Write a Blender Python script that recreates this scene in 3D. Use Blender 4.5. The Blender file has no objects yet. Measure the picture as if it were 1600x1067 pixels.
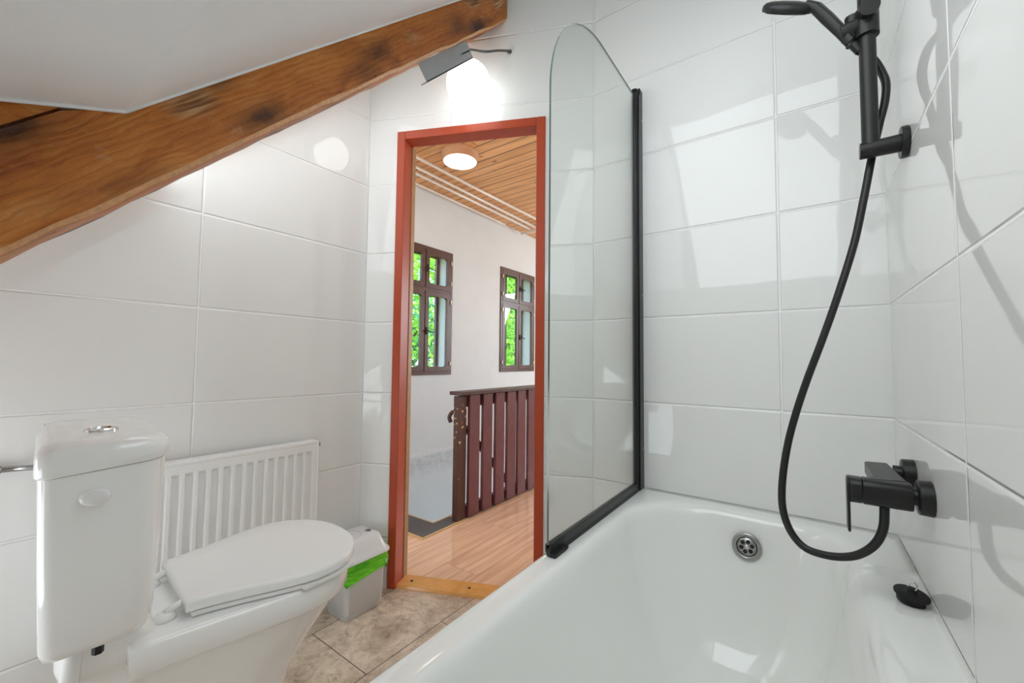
import bpy, bmesh, math, random
from mathutils import Vector, Matrix
random.seed(7)
S = bpy.context.scene
COL = S.collection

# ------------------------------------------------------------------ camera, world, exposure
cam = bpy.data.cameras.new('camera'); camo = bpy.data.objects.new('camera', cam); COL.objects.link(camo)
R_ = Vector((0.81224736, 0.58322691, 0.01002988)); U_ = Vector((0.01958379, -0.04445083, 0.9988196)); F_ = Vector((-0.58298431, 0.81109216, 0.04752687))
M = Matrix.Identity(4)
for i in range(3):
    M[i][0] = R_[i]; M[i][1] = U_[i]; M[i][2] = -F_[i]
M.translation = Vector((-0.18384, -1.46192, 0.94122))
camo.matrix_world = M
cam.sensor_width = 36; cam.lens = 638.7765 / 1600 * 36; cam.clip_start = 0.01; cam.clip_end = 200
S.camera = camo
S.view_settings.view_transform = 'Standard'; S.view_settings.look = 'None'
S.view_settings.gamma = 1.0; S.view_settings.use_curve_mapping = False
S.view_settings.exposure = 1.46
S.cycles.use_denoising = True
S.cycles.max_bounces = 14; S.cycles.diffuse_bounces = 9; S.cycles.glossy_bounces = 6
S.cycles.transmission_bounces = 8; S.cycles.transparent_max_bounces = 16
S.cycles.caustics_reflective = False; S.cycles.caustics_refractive = False
S.cycles.sample_clamp_indirect = 4.0

W = bpy.data.worlds.new('world'); S.world = W; W.use_nodes = True
wn = W.node_tree; bg = wn.nodes['Background']
sky = wn.nodes.new('ShaderNodeTexSky'); sky.sky_type = 'NISHITA'; sky.sun_disc = False
sky.sun_elevation = math.radians(50); sky.sun_rotation = math.radians(200)
wn.links.new(sky.outputs[0], bg.inputs[0]); bg.inputs[1].default_value = 0.35
sun = bpy.data.lights.new('sun', 'SUN'); sun.energy = 9.0; sun.angle = math.radians(2); sun.color = (1, .97, .9)
suno = bpy.data.objects.new('sun', sun); COL.objects.link(suno)
suno.rotation_euler = Vector((-0.75, -0.25, -0.75)).to_track_quat('-Z', 'Y').to_euler()

def area(name, loc, direction, sx, sy, power, col):
    l = bpy.data.lights.new(name, 'AREA'); l.shape = 'RECTANGLE'; l.size = sx; l.size_y = sy; l.energy = power; l.color = col
    o = bpy.data.objects.new(name, l); COL.objects.link(o); o.location = loc
    o.rotation_euler = Vector(direction).to_track_quat('-Z', 'Y').to_euler(); return o
# fill lights added to brighten bathroom, stairwell and hall; no such windows known
area('roof_fill', (-.37, -.90, 1.745), (0, .7071, -.7071), .66, .96, 2.1, (.90, .965, 1))
area('rear_fill', (-1.37, -1.97, .62), (.14, 1, .25), .62, .84, 2.9, (.85, .94, 1))
area('eave_fill', (-1.45, -.86, 1.775), (.15, .7071, -.7071), .46, .84, 1.0, (.88, .955, 1))
area('stairwell_fill', (-2.3, 3.36, -1.3), (0, -1, .1), .6, .9, 5.0, (.9, .97, 1))
area('hall_fill', (-.9, 4.14, 1.45), (-.25, -1, -.1), 1.2, 1.3, 34.0, (.82, .94, 1))

# ------------------------------------------------------------------ materials
def nodes_of(name):
    m = bpy.data.materials.new(name); m.use_nodes = True
    return m, m.node_tree.nodes, m.node_tree.links, m.node_tree.nodes['Principled BSDF']
def mat(name, col, rough=.5, metal=0, spec=.5, bump=0, bscale=40, var=0, coat=0, emit=None, estr=0):
    m, N, L, b = nodes_of(name)
    b.inputs['Base Color'].default_value = (*col, 1); b.inputs['Roughness'].default_value = rough
    b.inputs['Metallic'].default_value = metal; b.inputs['Specular IOR Level'].default_value = spec
    b.inputs['Coat Weight'].default_value = coat; b.inputs['Coat Roughness'].default_value = .08
    if emit: b.inputs['Emission Color'].default_value = (*emit, 1); b.inputs['Emission Strength'].default_value = estr
    if bump or var:
        tc = N.new('ShaderNodeTexCoord'); nz = N.new('ShaderNodeTexNoise'); nz.inputs['Scale'].default_value = bscale
        nz.inputs['Detail'].default_value = 4; L.new(tc.outputs['Object'], nz.inputs['Vector'])
        if bump:
            bp = N.new('ShaderNodeBump'); bp.inputs['Strength'].default_value = bump; bp.inputs['Distance'].default_value = .01
            L.new(nz.outputs[0], bp.inputs['Height']); L.new(bp.outputs[0], b.inputs['Normal'])
        if var:
            mx = N.new('ShaderNodeMix'); mx.data_type = 'RGBA'
            mx.inputs['A'].default_value = (*[c * (1 - var) for c in col], 1); mx.inputs['B'].default_value = (*[min(1, c * (1 + var)) for c in col], 1)
            L.new(nz.outputs[0], mx.inputs['Factor']); L.new(mx.outputs['Result'], b.inputs['Base Color'])
    return m
def math_(N, L, op, a, b=None, c=None):
    n = N.new('ShaderNodeMath'); n.operation = op
    for i, v in enumerate((a, b, c)):
        if v is None: continue
        if isinstance(v, (int, float)): n.inputs[i].default_value = v
        else: L.new(v, n.inputs[i])
    return n.outputs[0]
def ramp(N, L, fac, stops):
    r = N.new('ShaderNodeValToRGB'); e = r.color_ramp.elements
    while len(e) < len(stops): e.new(.5)
    for i, (p, c) in enumerate(stops):
        e[i].position = p; e[i].color = (*c, 1) if len(c) == 3 else c
    L.new(fac, r.inputs[0]); return r.outputs[0]
def mixc(N, L, f, a, b, mode='MIX'):
    n = N.new('ShaderNodeMix'); n.data_type = 'RGBA'; n.blend_type = mode
    for k, v in (('Factor', f), ('A', a), ('B', b)):
        if isinstance(v, (int, float)): n.inputs[k].default_value = v
        elif isinstance(v, tuple): n.inputs[k].default_value = (*v, 1)
        else: L.new(v, n.inputs[k])
    return n.outputs['Result']
def joints(N, L, x, w, ph, half, soft):
    """1 on the face, 0 in the joint, for joints every w along x"""
    t = math_(N, L, 'DIVIDE', math_(N, L, 'SUBTRACT', x, ph), w)
    f = math_(N, L, 'FRACT', t)
    d = math_(N, L, 'MULTIPLY', math_(N, L, 'MINIMUM', f, math_(N, L, 'SUBTRACT', 1.0, f)), w)
    mr = N.new('ShaderNodeMapRange'); mr.interpolation_type = 'SMOOTHSTEP'
    L.new(d, mr.inputs[0]); mr.inputs[1].default_value = half; mr.inputs[2].default_value = half + soft
    return mr.outputs[0], math_(N, L, 'FLOOR', t)

def tile_mat():
    m, N, L, b = nodes_of('glossy_wall_tile')
    uv = N.new('ShaderNodeUVMap'); sp = N.new('ShaderNodeSeparateXYZ'); L.new(uv.outputs[0], sp.inputs[0])
    ju, iu = joints(N, L, sp.outputs[0], .6, 0, .0012, .0012)
    jv, iv = joints(N, L, sp.outputs[1], .3, .199, .0012, .0012)
    face = math_(N, L, 'MULTIPLY', ju, jv)
    cmb = N.new('ShaderNodeCombineXYZ'); L.new(iu, cmb.inputs[0]); L.new(iv, cmb.inputs[1])
    wn_ = N.new('ShaderNodeTexWhiteNoise'); L.new(cmb.outputs[0], wn_.inputs[0])
    col = mixc(N, L, wn_.outputs[0], (.775, .78, .765), (.81, .815, .80))
    col = mixc(N, L, face, (.95, .95, .94), col)
    L.new(col, b.inputs['Base Color'])
    rg = N.new('ShaderNodeMapRange'); L.new(face, rg.inputs[0]); rg.inputs[3].default_value = .5; rg.inputs[4].default_value = .035
    L.new(rg.outputs[0], b.inputs['Roughness'])
    # slight waviness and a small tilt per tile
    nz = N.new('ShaderNodeTexNoise'); nz.inputs['Scale'].default_value = 5; nz.inputs['Detail'].default_value = 1
    add = N.new('ShaderNodeVectorMath'); add.operation = 'ADD'; L.new(uv.outputs[0], add.inputs[0]); L.new(cmb.outputs[0], add.inputs[1]); L.new(add.outputs[0], nz.inputs[0])
    sc = N.new('ShaderNodeSeparateXYZ'); L.new(wn_.outputs[1], sc.inputs[0])
    tilt = math_(N, L, 'ADD', math_(N, L, 'MULTIPLY', math_(N, L, 'SUBTRACT', sc.outputs[0], .5), math_(N, L, 'MULTIPLY', sp.outputs[0], .006)),
                 math_(N, L, 'MULTIPLY', math_(N, L, 'SUBTRACT', sc.outputs[1], .5), math_(N, L, 'MULTIPLY', sp.outputs[1], .006)))
    h = math_(N, L, 'ADD', math_(N, L, 'MULTIPLY', nz.outputs[0], .0012), tilt)
    edge_u, _ = joints(N, L, sp.outputs[0], .6, 0, .0005, .005); edge_v, _ = joints(N, L, sp.outputs[1], .3, .199, .0005, .005)
    h = math_(N, L, 'ADD', h, math_(N, L, 'MULTIPLY', math_(N, L, 'MULTIPLY', edge_u, edge_v), .0028))
    bp = N.new('ShaderNodeBump'); bp.inputs['Strength'].default_value = .9; bp.inputs['Distance'].default_value = 1.0
    L.new(h, bp.inputs['Height']); L.new(bp.outputs[0], b.inputs['Normal'])
    return m

def old_beam_mat():
    m, N, L, b = nodes_of('old_rough_timber')
    tc = N.new('ShaderNodeTexCoord'); mp = N.new('ShaderNodeMapping'); L.new(tc.outputs['Object'], mp.inputs[0])
    mp.inputs['Scale'].default_value = (1.6, 14, 14)
    wobble = N.new('ShaderNodeTexNoise'); wobble.inputs['Scale'].default_value = 5; L.new(tc.outputs['Object'], wobble.inputs[0])
    wm = N.new('ShaderNodeVectorMath'); wm.operation = 'MULTIPLY_ADD'; wm.inputs[1].default_value = (.5, 1.6, 1.6)
    L.new(wobble.outputs[1], wm.inputs[0]); L.new(mp.outputs[0], wm.inputs[2])
    # knots
    vm = N.new('ShaderNodeMapping'); L.new(tc.outputs['Object'], vm.inputs[0]); vm.inputs['Scale'].default_value = (3.9, 10, 10)
    vw = N.new('ShaderNodeTexNoise'); vw.inputs['Scale'].default_value = 22; vw.inputs['Detail'].default_value = 4; L.new(tc.outputs['Object'], vw.inputs[0])
    vd = N.new('ShaderNodeVectorMath'); vd.operation = 'MULTIPLY_ADD'; vd.inputs[1].default_value = (.2, .2, .2); L.new(vw.outputs[1], vd.inputs[0]); L.new(vm.outputs[0], vd.inputs[2])
    vo = N.new('ShaderNodeTexVoronoi'); vo.inputs['Scale'].default_value = 1.0; L.new(vd.outputs[0], vo.inputs[0])
    kn = ramp(N, L, vo.outputs['Distance'], [(0, (1, 1, 1)), (.14, (.92, .92, .92)), (.21, (.55, .55, .55)), (.32, (.22, .22, .22)), (.48, (0, 0, 0))])
    nz = N.new('ShaderNodeTexNoise'); nz.inputs['Scale'].default_value = 1.0; nz.inputs['Detail'].default_value = 8; nz.inputs['Roughness'].default_value = .62
    nz.inputs['Distortion'].default_value = .6
    L.new(wm.outputs[0], nz.inputs[0])
    grain = N.new('ShaderNodeTexWave'); grain.wave_type = 'BANDS'; grain.bands_direction = 'Z'
    gm = N.new('ShaderNodeMapping'); L.new(tc.outputs['Object'], gm.inputs[0]); gm.inputs['Scale'].default_value = (.25, 1, 1)
    L.new(gm.outputs[0], grain.inputs[0]); grain.inputs['Scale'].default_value = 26; grain.inputs['Distortion'].default_value = 9
    grain.inputs['Detail'].default_value = 3; grain.inputs['Detail Scale'].default_value = 1.2
    c1 = ramp(N, L, nz.outputs[0], [(.28, (.13, .030, .005)), (.40, (.40, .115, .016)), (.55, (.54, .18, .028)), (.74, (.66, .29, .075))])
    gr = ramp(N, L, grain.outputs[0], [(0, (.58, .52, .48)), (.3, (1, 1, 1)), (1, (1.0, 1.0, 1.0))])
    c2 = mixc(N, L, .42, c1, gr, 'MULTIPLY')
    # hewn scars: fresh splintered patches with fine lines, and dull dark ones
    sm = N.new('ShaderNodeMapping'); L.new(tc.outputs['Object'], sm.inputs[0]); sm.inputs['Scale'].default_value = (5.2, 13, 13); sm.inputs['Location'].default_value = (.4, .3, .2)
    sw = N.new('ShaderNodeVectorMath'); sw.operation = 'MULTIPLY_ADD'; sw.inputs[1].default_value = (.9, .9, .9); L.new(wobble.outputs[1], sw.inputs[0]); L.new(sm.outputs[0], sw.inputs[2])
    sv = N.new('ShaderNodeTexVoronoi'); sv.inputs['Scale'].default_value = 1.0; L.new(sw.outputs[0], sv.inputs[0])
    ss = N.new('ShaderNodeSeparateXYZ'); L.new(sv.outputs['Color'], ss.inputs[0])
    rim = ramp(N, L, sv.outputs['Distance'], [(.28, (.85, .85, .85)), (.46, (0, 0, 0))])
    sn = N.new('ShaderNodeMapping'); L.new(tc.outputs['Object'], sn.inputs[0]); sn.inputs['Scale'].default_value = (10, 170, 170)
    s2 = N.new('ShaderNodeTexNoise'); s2.inputs['Scale'].default_value = 1; s2.inputs['Detail'].default_value = 4; L.new(sn.outputs[0], s2.inputs[0])
    scar = ramp(N, L, s2.outputs[0], [(.40, (.16, .06, .02)), (.52, (.45, .22, .08)), (.62, (.66, .40, .19))])
    c2 = mixc(N, L, math_(N, L, 'MULTIPLY', rim, math_(N, L, 'GREATER_THAN', ss.outputs[0], .74)), c2, scar)
    c2 = mixc(N, L, math_(N, L, 'MULTIPLY', math_(N, L, 'MULTIPLY', rim, math_(N, L, 'LESS_THAN', ss.outputs[0], .16)), .7), c2, (.10, .05, .03))
    c3 = mixc(N, L, kn, c2, (.035, .012, .005))
    # pale scuffs
    n2 = N.new('ShaderNodeTexNoise'); n2.inputs['Scale'].default_value = 13; n2.inputs['Detail'].default_value = 9; n2.inputs['Roughness'].default_value = .75
    L.new(tc.outputs['Object'], n2.inputs[0])
    sc = ramp(N, L, n2.outputs[0], [(.60, (0, 0, 0)), (.72, (.55, .55, .55))])
    c4 = mixc(N, L, sc, c3, (.55, .33, .17))
    n3 = N.new('ShaderNodeTexNoise'); n3.inputs['Scale'].default_value = 60; n3.inputs['Detail'].default_value = 2; L.new(tc.outputs['Object'], n3.inputs[0])
    nails = ramp(N, L, n3.outputs[0], [(.735, (0, 0, 0)), (.76, (1, 1, 1))])
    c5 = mixc(N, L, nails, c4, (.02, .01, .006))
    L.new(c5, b.inputs['Base Color']); b.inputs['Roughness'].default_value = .42; b.inputs['Specular IOR Level'].default_value = .35
    h = math_(N, L, 'ADD', math_(N, L, 'MULTIPLY', nz.outputs[0], .55), math_(N, L, 'MULTIPLY', grain.outputs[0], .10))
    h = math_(N, L, 'ADD', h, math_(N, L, 'MULTIPLY', n2.outputs[0], .35))
    h = math_(N, L, 'SUBTRACT', h, math_(N, L, 'MULTIPLY', kn, .5))
    bp = N.new('ShaderNodeBump'); bp.inputs['Strength'].default_value = .8; bp.inputs['Distance'].default_value = .012
    L.new(h, bp.inputs['Height']); L.new(bp.outputs[0], b.inputs['Normal'])
    return m

def plank_mat(name, width, length, colA, colB, dark, rough, gap=.0022, knots=True, grain_s=30, shift=.37, gapcol=(.06, .025, .01)):
    """planks run along U (metres), width along V"""
    m, N, L, b = nodes_of(name)
    uv = N.new('ShaderNodeUVMap'); sp = N.new('ShaderNodeSeparateXYZ'); L.new(uv.outputs[0], sp.inputs[0])
    jv, iv = joints(N, L, sp.outputs[1], width, 0, gap * .5, gap * .6)
    off = math_(N, L, 'MULTIPLY', iv, shift * length)
    ju, iu = joints(N, L, math_(N, L, 'ADD', sp.outputs[0], off), length, 0, gap * .3, gap * .5)
    face = math_(N, L, 'MULTIPLY', jv, ju)
    cmb = N.new('ShaderNodeCombineXYZ'); L.new(iu, cmb.inputs[0]); L.new(iv, cmb.inputs[1])
    wn_ = N.new('ShaderNodeTexWhiteNoise'); L.new(cmb.outputs[0], wn_.inputs[0])
    a = N.new('ShaderNodeVectorMath'); a.operation = 'MULTIPLY_ADD'; L.new(wn_.outputs[1], a.inputs[0]); a.inputs[1].default_value = (7, 7, 7)
    L.new(uv.outputs[0], a.inputs[2])
    mp = N.new('ShaderNodeMapping'); L.new(a.outputs[0], mp.inputs[0]); mp.inputs['Scale'].default_value = (1.6, grain_s, 1)
    nz = N.new('ShaderNodeTexNoise'); nz.inputs['Scale'].default_value = 1; nz.inputs['Detail'].default_value = 6; nz.inputs['Distortion'].default_value = 1.1
    L.new(mp.outputs[0], nz.inputs[0])
    c = mixc(N, L, wn_.outputs[0], colA, colB)
    g = ramp(N, L, nz.outputs[0], [(.36, (1, 1, 1)), (.62, (0, 0, 0))])
    c = mixc(N, L, math_(N, L, 'MULTIPLY', g, .55), c, dark)
    if knots:
        vm = N.new('ShaderNodeMapping'); L.new(a.outputs[0], vm.inputs[0]); vm.inputs['Scale'].default_value = (4.5, 11, 1)
        vo = N.new('ShaderNodeTexVoronoi'); vo.inputs['Scale'].default_value = 1; L.new(vm.outputs[0], vo.inputs[0])
        k = ramp(N, L, vo.outputs['Distance'], [(0, (1, 1, 1)), (.075, (.9, .9, .9)), (.13, (0, 0, 0))])
        c = mixc(N, L, k, c, tuple(v * .25 for v in dark))
    c = mixc(N, L, face, gapcol, c)
    L.new(c, b.inputs['Base Color']); b.inputs['Roughness'].default_value = rough
    bp = N.new('ShaderNodeBump'); bp.inputs['Strength'].default_value = .5; bp.inputs['Distance'].default_value = .003
    L.new(math_(N, L, 'ADD', face, math_(N, L, 'MULTIPLY', nz.outputs[0], .12)), bp.inputs['Height']); L.new(bp.outputs[0], b.inputs['Normal'])
    return m

def stone_floor_mat():
    m, N, L, b = nodes_of('stone_look_floor')
    uv = N.new('ShaderNodeUVMap'); sp = N.new('ShaderNodeSeparateXYZ'); L.new(uv.outputs[0], sp.inputs[0])   # u = x, v = y
    jx, ix = joints(N, L, sp.outputs[0], .305, -1.270, .0006, .0018)
    off = math_(N, L, 'MULTIPLY', ix, .3)
    jy, iy = joints(N, L, math_(N, L, 'ADD', sp.outputs[1], off), .61, -.98 + .0, .0006, .0018)
    face = math_(N, L, 'MULTIPLY', jx, jy)
    n1 = N.new('ShaderNodeTexNoise'); n1.inputs['Scale'].default_value = 5.5; n1.inputs['Detail'].default_value = 10; n1.inputs['Roughness'].default_value = .68; n1.inputs['Distortion'].default_value = .6
    L.new(uv.outputs[0], n1.inputs[0])
    n2 = N.new('ShaderNodeTexNoise'); n2.inputs['Scale'].default_value = 24; n2.inputs['Detail'].default_value = 12; n2.inputs['Roughness'].default_value = .8; n2.inputs['Distortion'].default_value = .8; L.new(uv.outputs[0], n2.inputs[0])
    c = ramp(N, L, n1.outputs[0], [(.32, (.26, .20, .155)), (.43, (.50, .40, .31)), (.54, (.70, .59, .48)), (.68, (.84, .74, .62))])
    pit = ramp(N, L, n2.outputs[0], [(.33, (.38, .33, .29)), (.44, (.80, .76, .72)), (.52, (1, 1, 1))])
    c = mixc(N, L, .85, c, pit, 'MULTIPLY')
    c = mixc(N, L, face, (.10, .08, .065), c)
    L.new(c, b.inputs['Base Color']); b.inputs['Roughness'].default_value = .42
    bp = N.new('ShaderNodeBump'); bp.inputs['Strength'].default_value = .35; bp.inputs['Distance'].default_value = .002
    L.new(math_(N, L, 'ADD', face, n2.outputs[0]), bp.inputs['Height']); L.new(bp.outputs[0], b.inputs['Normal'])
    return m

def plaster_mat(name, col, stain=0, rough=.75):
    m, N, L, b = nodes_of(name)
    tc = N.new('ShaderNodeTexCoord')
    n1 = N.new('ShaderNodeTexNoise'); n1.inputs['Scale'].default_value = 3; n1.inputs['Detail'].default_value = 7; L.new(tc.outputs['Object'], n1.inputs[0])
    n2 = N.new('ShaderNodeTexNoise'); n2.inputs['Scale'].default_value = 45; n2.inputs['Detail'].default_value = 5; L.new(tc.outputs['Object'], n2.inputs[0])
    c = ramp(N, L, n1.outputs[0], [(.3, tuple(v * .94 for v in col)), (.7, col)])
    if stain:
        sp = N.new('ShaderNodeSeparateXYZ'); L.new(tc.outputs['Object'], sp.inputs[0])
        band = ramp(N, L, math_(N, L, 'ADD', sp.outputs[2], .5), [(0, (0, 0, 0)), (.46, (0, 0, 0)), (.58, (.8, .8, .8)), (.64, (.6, .6, .6)), (.655, (.0, .0, .0))])
        sm = N.new('ShaderNodeMapping'); L.new(tc.outputs['Object'], sm.inputs[0]); sm.inputs['Scale'].default_value = (5, 5, 9)
        n3 = N.new('ShaderNodeTexNoise'); n3.inputs['Scale'].default_value = 4; n3.inputs['Detail'].default_value = 8; L.new(sm.outputs[0], n3.inputs[0])
        f = math_(N, L, 'MULTIPLY', band, ramp(N, L, n3.outputs[0], [(.30, (.15, .15, .15)), (.70, (.9, .9, .9))]))
        c = mixc(N, L, f, c, tuple(v * .55 for v in col))
    L.new(c, b.inputs['Base Color']); b.inputs['Roughness'].default_value = rough
    bp = N.new('ShaderNodeBump'); bp.inputs['Strength'].default_value = .3; bp.inputs['Distance'].default_value = .004
    L.new(n2.outputs[0], bp.inputs['Height']); L.new(bp.outputs[0], b.inputs['Normal'])
    return m

def glass_mat(name, tint, refl=1.0, rough=.0):
    m = bpy.data.materials.new(name); m.use_nodes = True; N = m.node_tree.nodes; L = m.node_tree.links
    N.clear(); out = N.new('ShaderNodeOutputMaterial')
    t = N.new('ShaderNodeBsdfTransparent'); t.inputs[0].default_value = (*tint, 1)
    g = N.new('ShaderNodeBsdfGlossy'); g.inputs['Roughness'].default_value = rough
    f = N.new('ShaderNodeFresnel'); ge = N.new('ShaderNodeNewGeometry')
    L.new(math_(N, L, 'SUBTRACT', 1.5, math_(N, L, 'MULTIPLY', ge.outputs['Backfacing'], 1.5 - 1 / 1.5)), f.inputs[0])
    mx = N.new('ShaderNodeMixShader')
    fm = math_(N, L, 'MULTIPLY', f.outputs[0], refl)
    L.new(fm, mx.inputs[0]); L.new(t.outputs[0], mx.inputs[1]); L.new(g.outputs[0], mx.inputs[2]); L.new(mx.outputs[0], out.inputs[0])
    return m

def leaf_mat(name, a, b_):
    m, N, L, b = nodes_of(name)
    g = N.new('ShaderNodeNewGeometry'); tc = N.new('ShaderNodeTexCoord'); nz = N.new('ShaderNodeTexNoise'); nz.inputs['Scale'].default_value = 3; nz.inputs['Detail'].default_value = 5
    L.new(tc.outputs['Object'], nz.inputs[0])
    L.new(ramp(N, L, nz.outputs[0], [(.35, a), (.65, b_)]), b.inputs['Base Color'])
    b.inputs['Roughness'].default_value = .5
    tr = N.new('ShaderNodeBsdfTranslucent'); tr.inputs[0].default_value = (b_[0] * 1.3, b_[1] * 1.2, b_[2], 1)
    mx = N.new('ShaderNodeMixShader'); mx.inputs[0].default_value = .45
    out = N['Material Output']; L.new(b.outputs[0], mx.inputs[1]); L.new(tr.outputs[0], mx.inputs[2]); L.new(mx.outputs[0], out.inputs[0])
    return m

TILE = tile_mat(); BEAM = old_beam_mat(); STONE = stone_floor_mat()
PINE = plank_mat('knotty_pine_ceiling', .088, 9.0, (.74, .38, .15), (.84, .47, .20), (.42, .16, .05), .42, gap=.004)
LAMI = plank_mat('laminate_floor', .19, 1.3, (.84, .56, .38), (.90, .63, .44), (.52, .28, .15), .14, gap=.0012, knots=False, grain_s=22, gapcol=(.25, .13, .07))
ROOFP = plaster_mat('roof_plaster', (.86, .885, .90)); HALLP = plaster_mat('hall_plaster', (.70, .755, .785), stain=1); PLAST = plaster_mat('plain_plaster', (.74, .77, .78))
BLACK = mat('matte_black_metal', (.014, .014, .0135), .34, spec=.32, bump=.05, bscale=300)
BLACKP = mat('black_profile', (.012, .0125, .012), .3, metal=.0, spec=.35, bump=.03, bscale=200)
RUBBER = mat('black_rubber', (.012, .012, .012), .5, spec=.3, bump=.1, bscale=200)
HOSE = mat('black_hose', (.014, .014, .014), .33, spec=.35, bump=.05, bscale=300)
CERAMIC = mat('white_ceramic', (.86, .86, .85), .06, coat=.4, var=.01, bscale=2)
ENAMEL = mat('tub_enamel', (.85, .86, .84), .09, coat=.4, var=.012, bscale=3)
PLASTW = mat('white_plastic', (.82, .82, .81), .18, var=.01, bscale=5)
PLASTG = mat('grey_white_plastic', (.60, .61, .62), .3, var=.03, bscale=8)
BINLID = mat('bin_lid_plastic', (.72, .73, .74), .3, var=.03, bscale=8)
RADM = mat('radiator_enamel', (.82, .82, .81), .25, var=.01, bscale=6)
CHROME = mat('chrome', (.75, .75, .75), .12, metal=1, var=.03, bscale=20)
STEEL = mat('brushed_steel', (.38, .38, .37), .28, metal=1, var=.1, bscale=60)
DARKH = mat('dark_hole', (.01, .01, .01), .8)
REDP = mat('red_frame_paint', (.42, .066, .026), .36, spec=.3, var=.12, bscale=25, bump=.08)
THRESH = mat('varnished_threshold', (.76, .38, .11), .2, var=.2, bscale=30, bump=.05)
CASING = mat('raw_wood_casing', (.42, .24, .11), .5, var=.25, bscale=40)
MAHO = mat('mahogany_paint', (.15, .052, .062), .33, var=.25, bscale=18, bump=.15)
MAHOD = mat('dark_mahogany_paint', (.075, .028, .022), .38, var=.3, bscale=25, bump=.2)
WINB = mat('brown_window_paint', (.085, .032, .020), .38, var=.35, bscale=35, bump=.15)
WIND = mat('dark_window_paint', (.05, .03, .025), .5, var=.3, bscale=30)
BRASS = mat('worn_hinge_metal', (.65, .55, .38), .35, metal=.6)
GREY = mat('grey_painted_metal', (.33, .335, .34), .4, var=.05, bscale=20)
CABLE = mat('grey_cable', (.10, .10, .10), .5)
GLOBE = mat('lit_globe_glass', (.9, .9, .9), .3, emit=(.96, 1, .985), estr=1.25)
HLAMP = mat('lit_opal_disc', (.9, .9, .9), .4, emit=(1, .90, .76), estr=3.0)
HRIM = mat('lamp_rim_wood', (.70, .42, .26), .4, emit=None)
PIPEW = mat('white_painted_pipe', (.80, .76, .70), .3)
CARPET = mat('grey_carpet', (.16, .16, .165), .95, bump=1.0, bscale=260, var=.6)
TRIMW = mat('pale_wood_trim', (.62, .42, .18), .4, var=.15, bscale=30)
BARK = mat('bark', (.10, .065, .04), .85, var=.4, bscale=14, bump=.5)
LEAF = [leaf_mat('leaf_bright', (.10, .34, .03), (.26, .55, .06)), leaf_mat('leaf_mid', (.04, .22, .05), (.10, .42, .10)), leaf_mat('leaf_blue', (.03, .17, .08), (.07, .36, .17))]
GROUND = mat('meadow_soil', (.10, .16, .05), .95, var=.4, bscale=2, bump=.4)
SGLASS = glass_mat('shower_glass', (.965, .98, .97), 1.0)
WGLASS = glass_mat('window_glass', (.93, .96, .95), 1.0)
EDGEG = mat('glass_edge', (.10, .13, .12), .15, spec=.8)

def bag_mat():
    m, N, L, b = nodes_of('green_bag_film')
    b.inputs['Base Color'].default_value = (.13, .62, .015, 1); b.inputs['Roughness'].default_value = .22
    b.inputs['Transmission Weight'].default_value = .0
    tc = N.new('ShaderNodeTexCoord'); mp = N.new('ShaderNodeMapping'); mp.inputs['Scale'].default_value = (9, 9, 32); L.new(tc.outputs['Object'], mp.inputs[0])
    nz = N.new('ShaderNodeTexNoise'); nz.inputs['Scale'].default_value = 1; nz.inputs['Detail'].default_value = 3; nz.inputs['Distortion'].default_value = 2; L.new(mp.outputs[0], nz.inputs[0])
    L.new(ramp(N, L, nz.outputs[0], [(.3, (.06, .42, .01)), (.7, (.20, .74, .03))]), b.inputs['Base Color'])
    bp = N.new('ShaderNodeBump'); bp.inputs['Strength'].default_value = .45; bp.inputs['Distance'].default_value = .006; L.new(nz.outputs[0], bp.inputs['Height']); L.new(bp.outputs[0], b.inputs['Normal'])
    return m
BAG = bag_mat()
def chipped_mat():
    m, N, L, b = nodes_of('chipped_mahogany_paint'); tc = N.new('ShaderNodeTexCoord')
    n1 = N.new('ShaderNodeTexNoise'); n1.inputs['Scale'].default_value = 38; n1.inputs['Detail'].default_value = 3; L.new(tc.outputs['Object'], n1.inputs[0])
    sp = N.new('ShaderNodeSeparateXYZ'); L.new(tc.outputs['Object'], sp.inputs[0])
    hgt = ramp(N, L, sp.outputs[2], [(.3, (0, 0, 0)), (.66, (.13, .13, .13)), (.70, (.05, .05, .05))])
    f = ramp(N, L, math_(N, L, 'ADD', n1.outputs[0], hgt), [(.715, (0, 0, 0)), (.735, (1, 1, 1))])
    L.new(mixc(N, L, f, (.075, .028, .022), (.62, .42, .16)), b.inputs['Base Color']); b.inputs['Roughness'].default_value = .42
    return m
POSTW = chipped_mat()
EDGEW = mat('pale_timber_edge', (.60, .32, .15), .5, var=.35, bscale=90, bump=.3)  # paler tone for the rafter's lower chamfer

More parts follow.
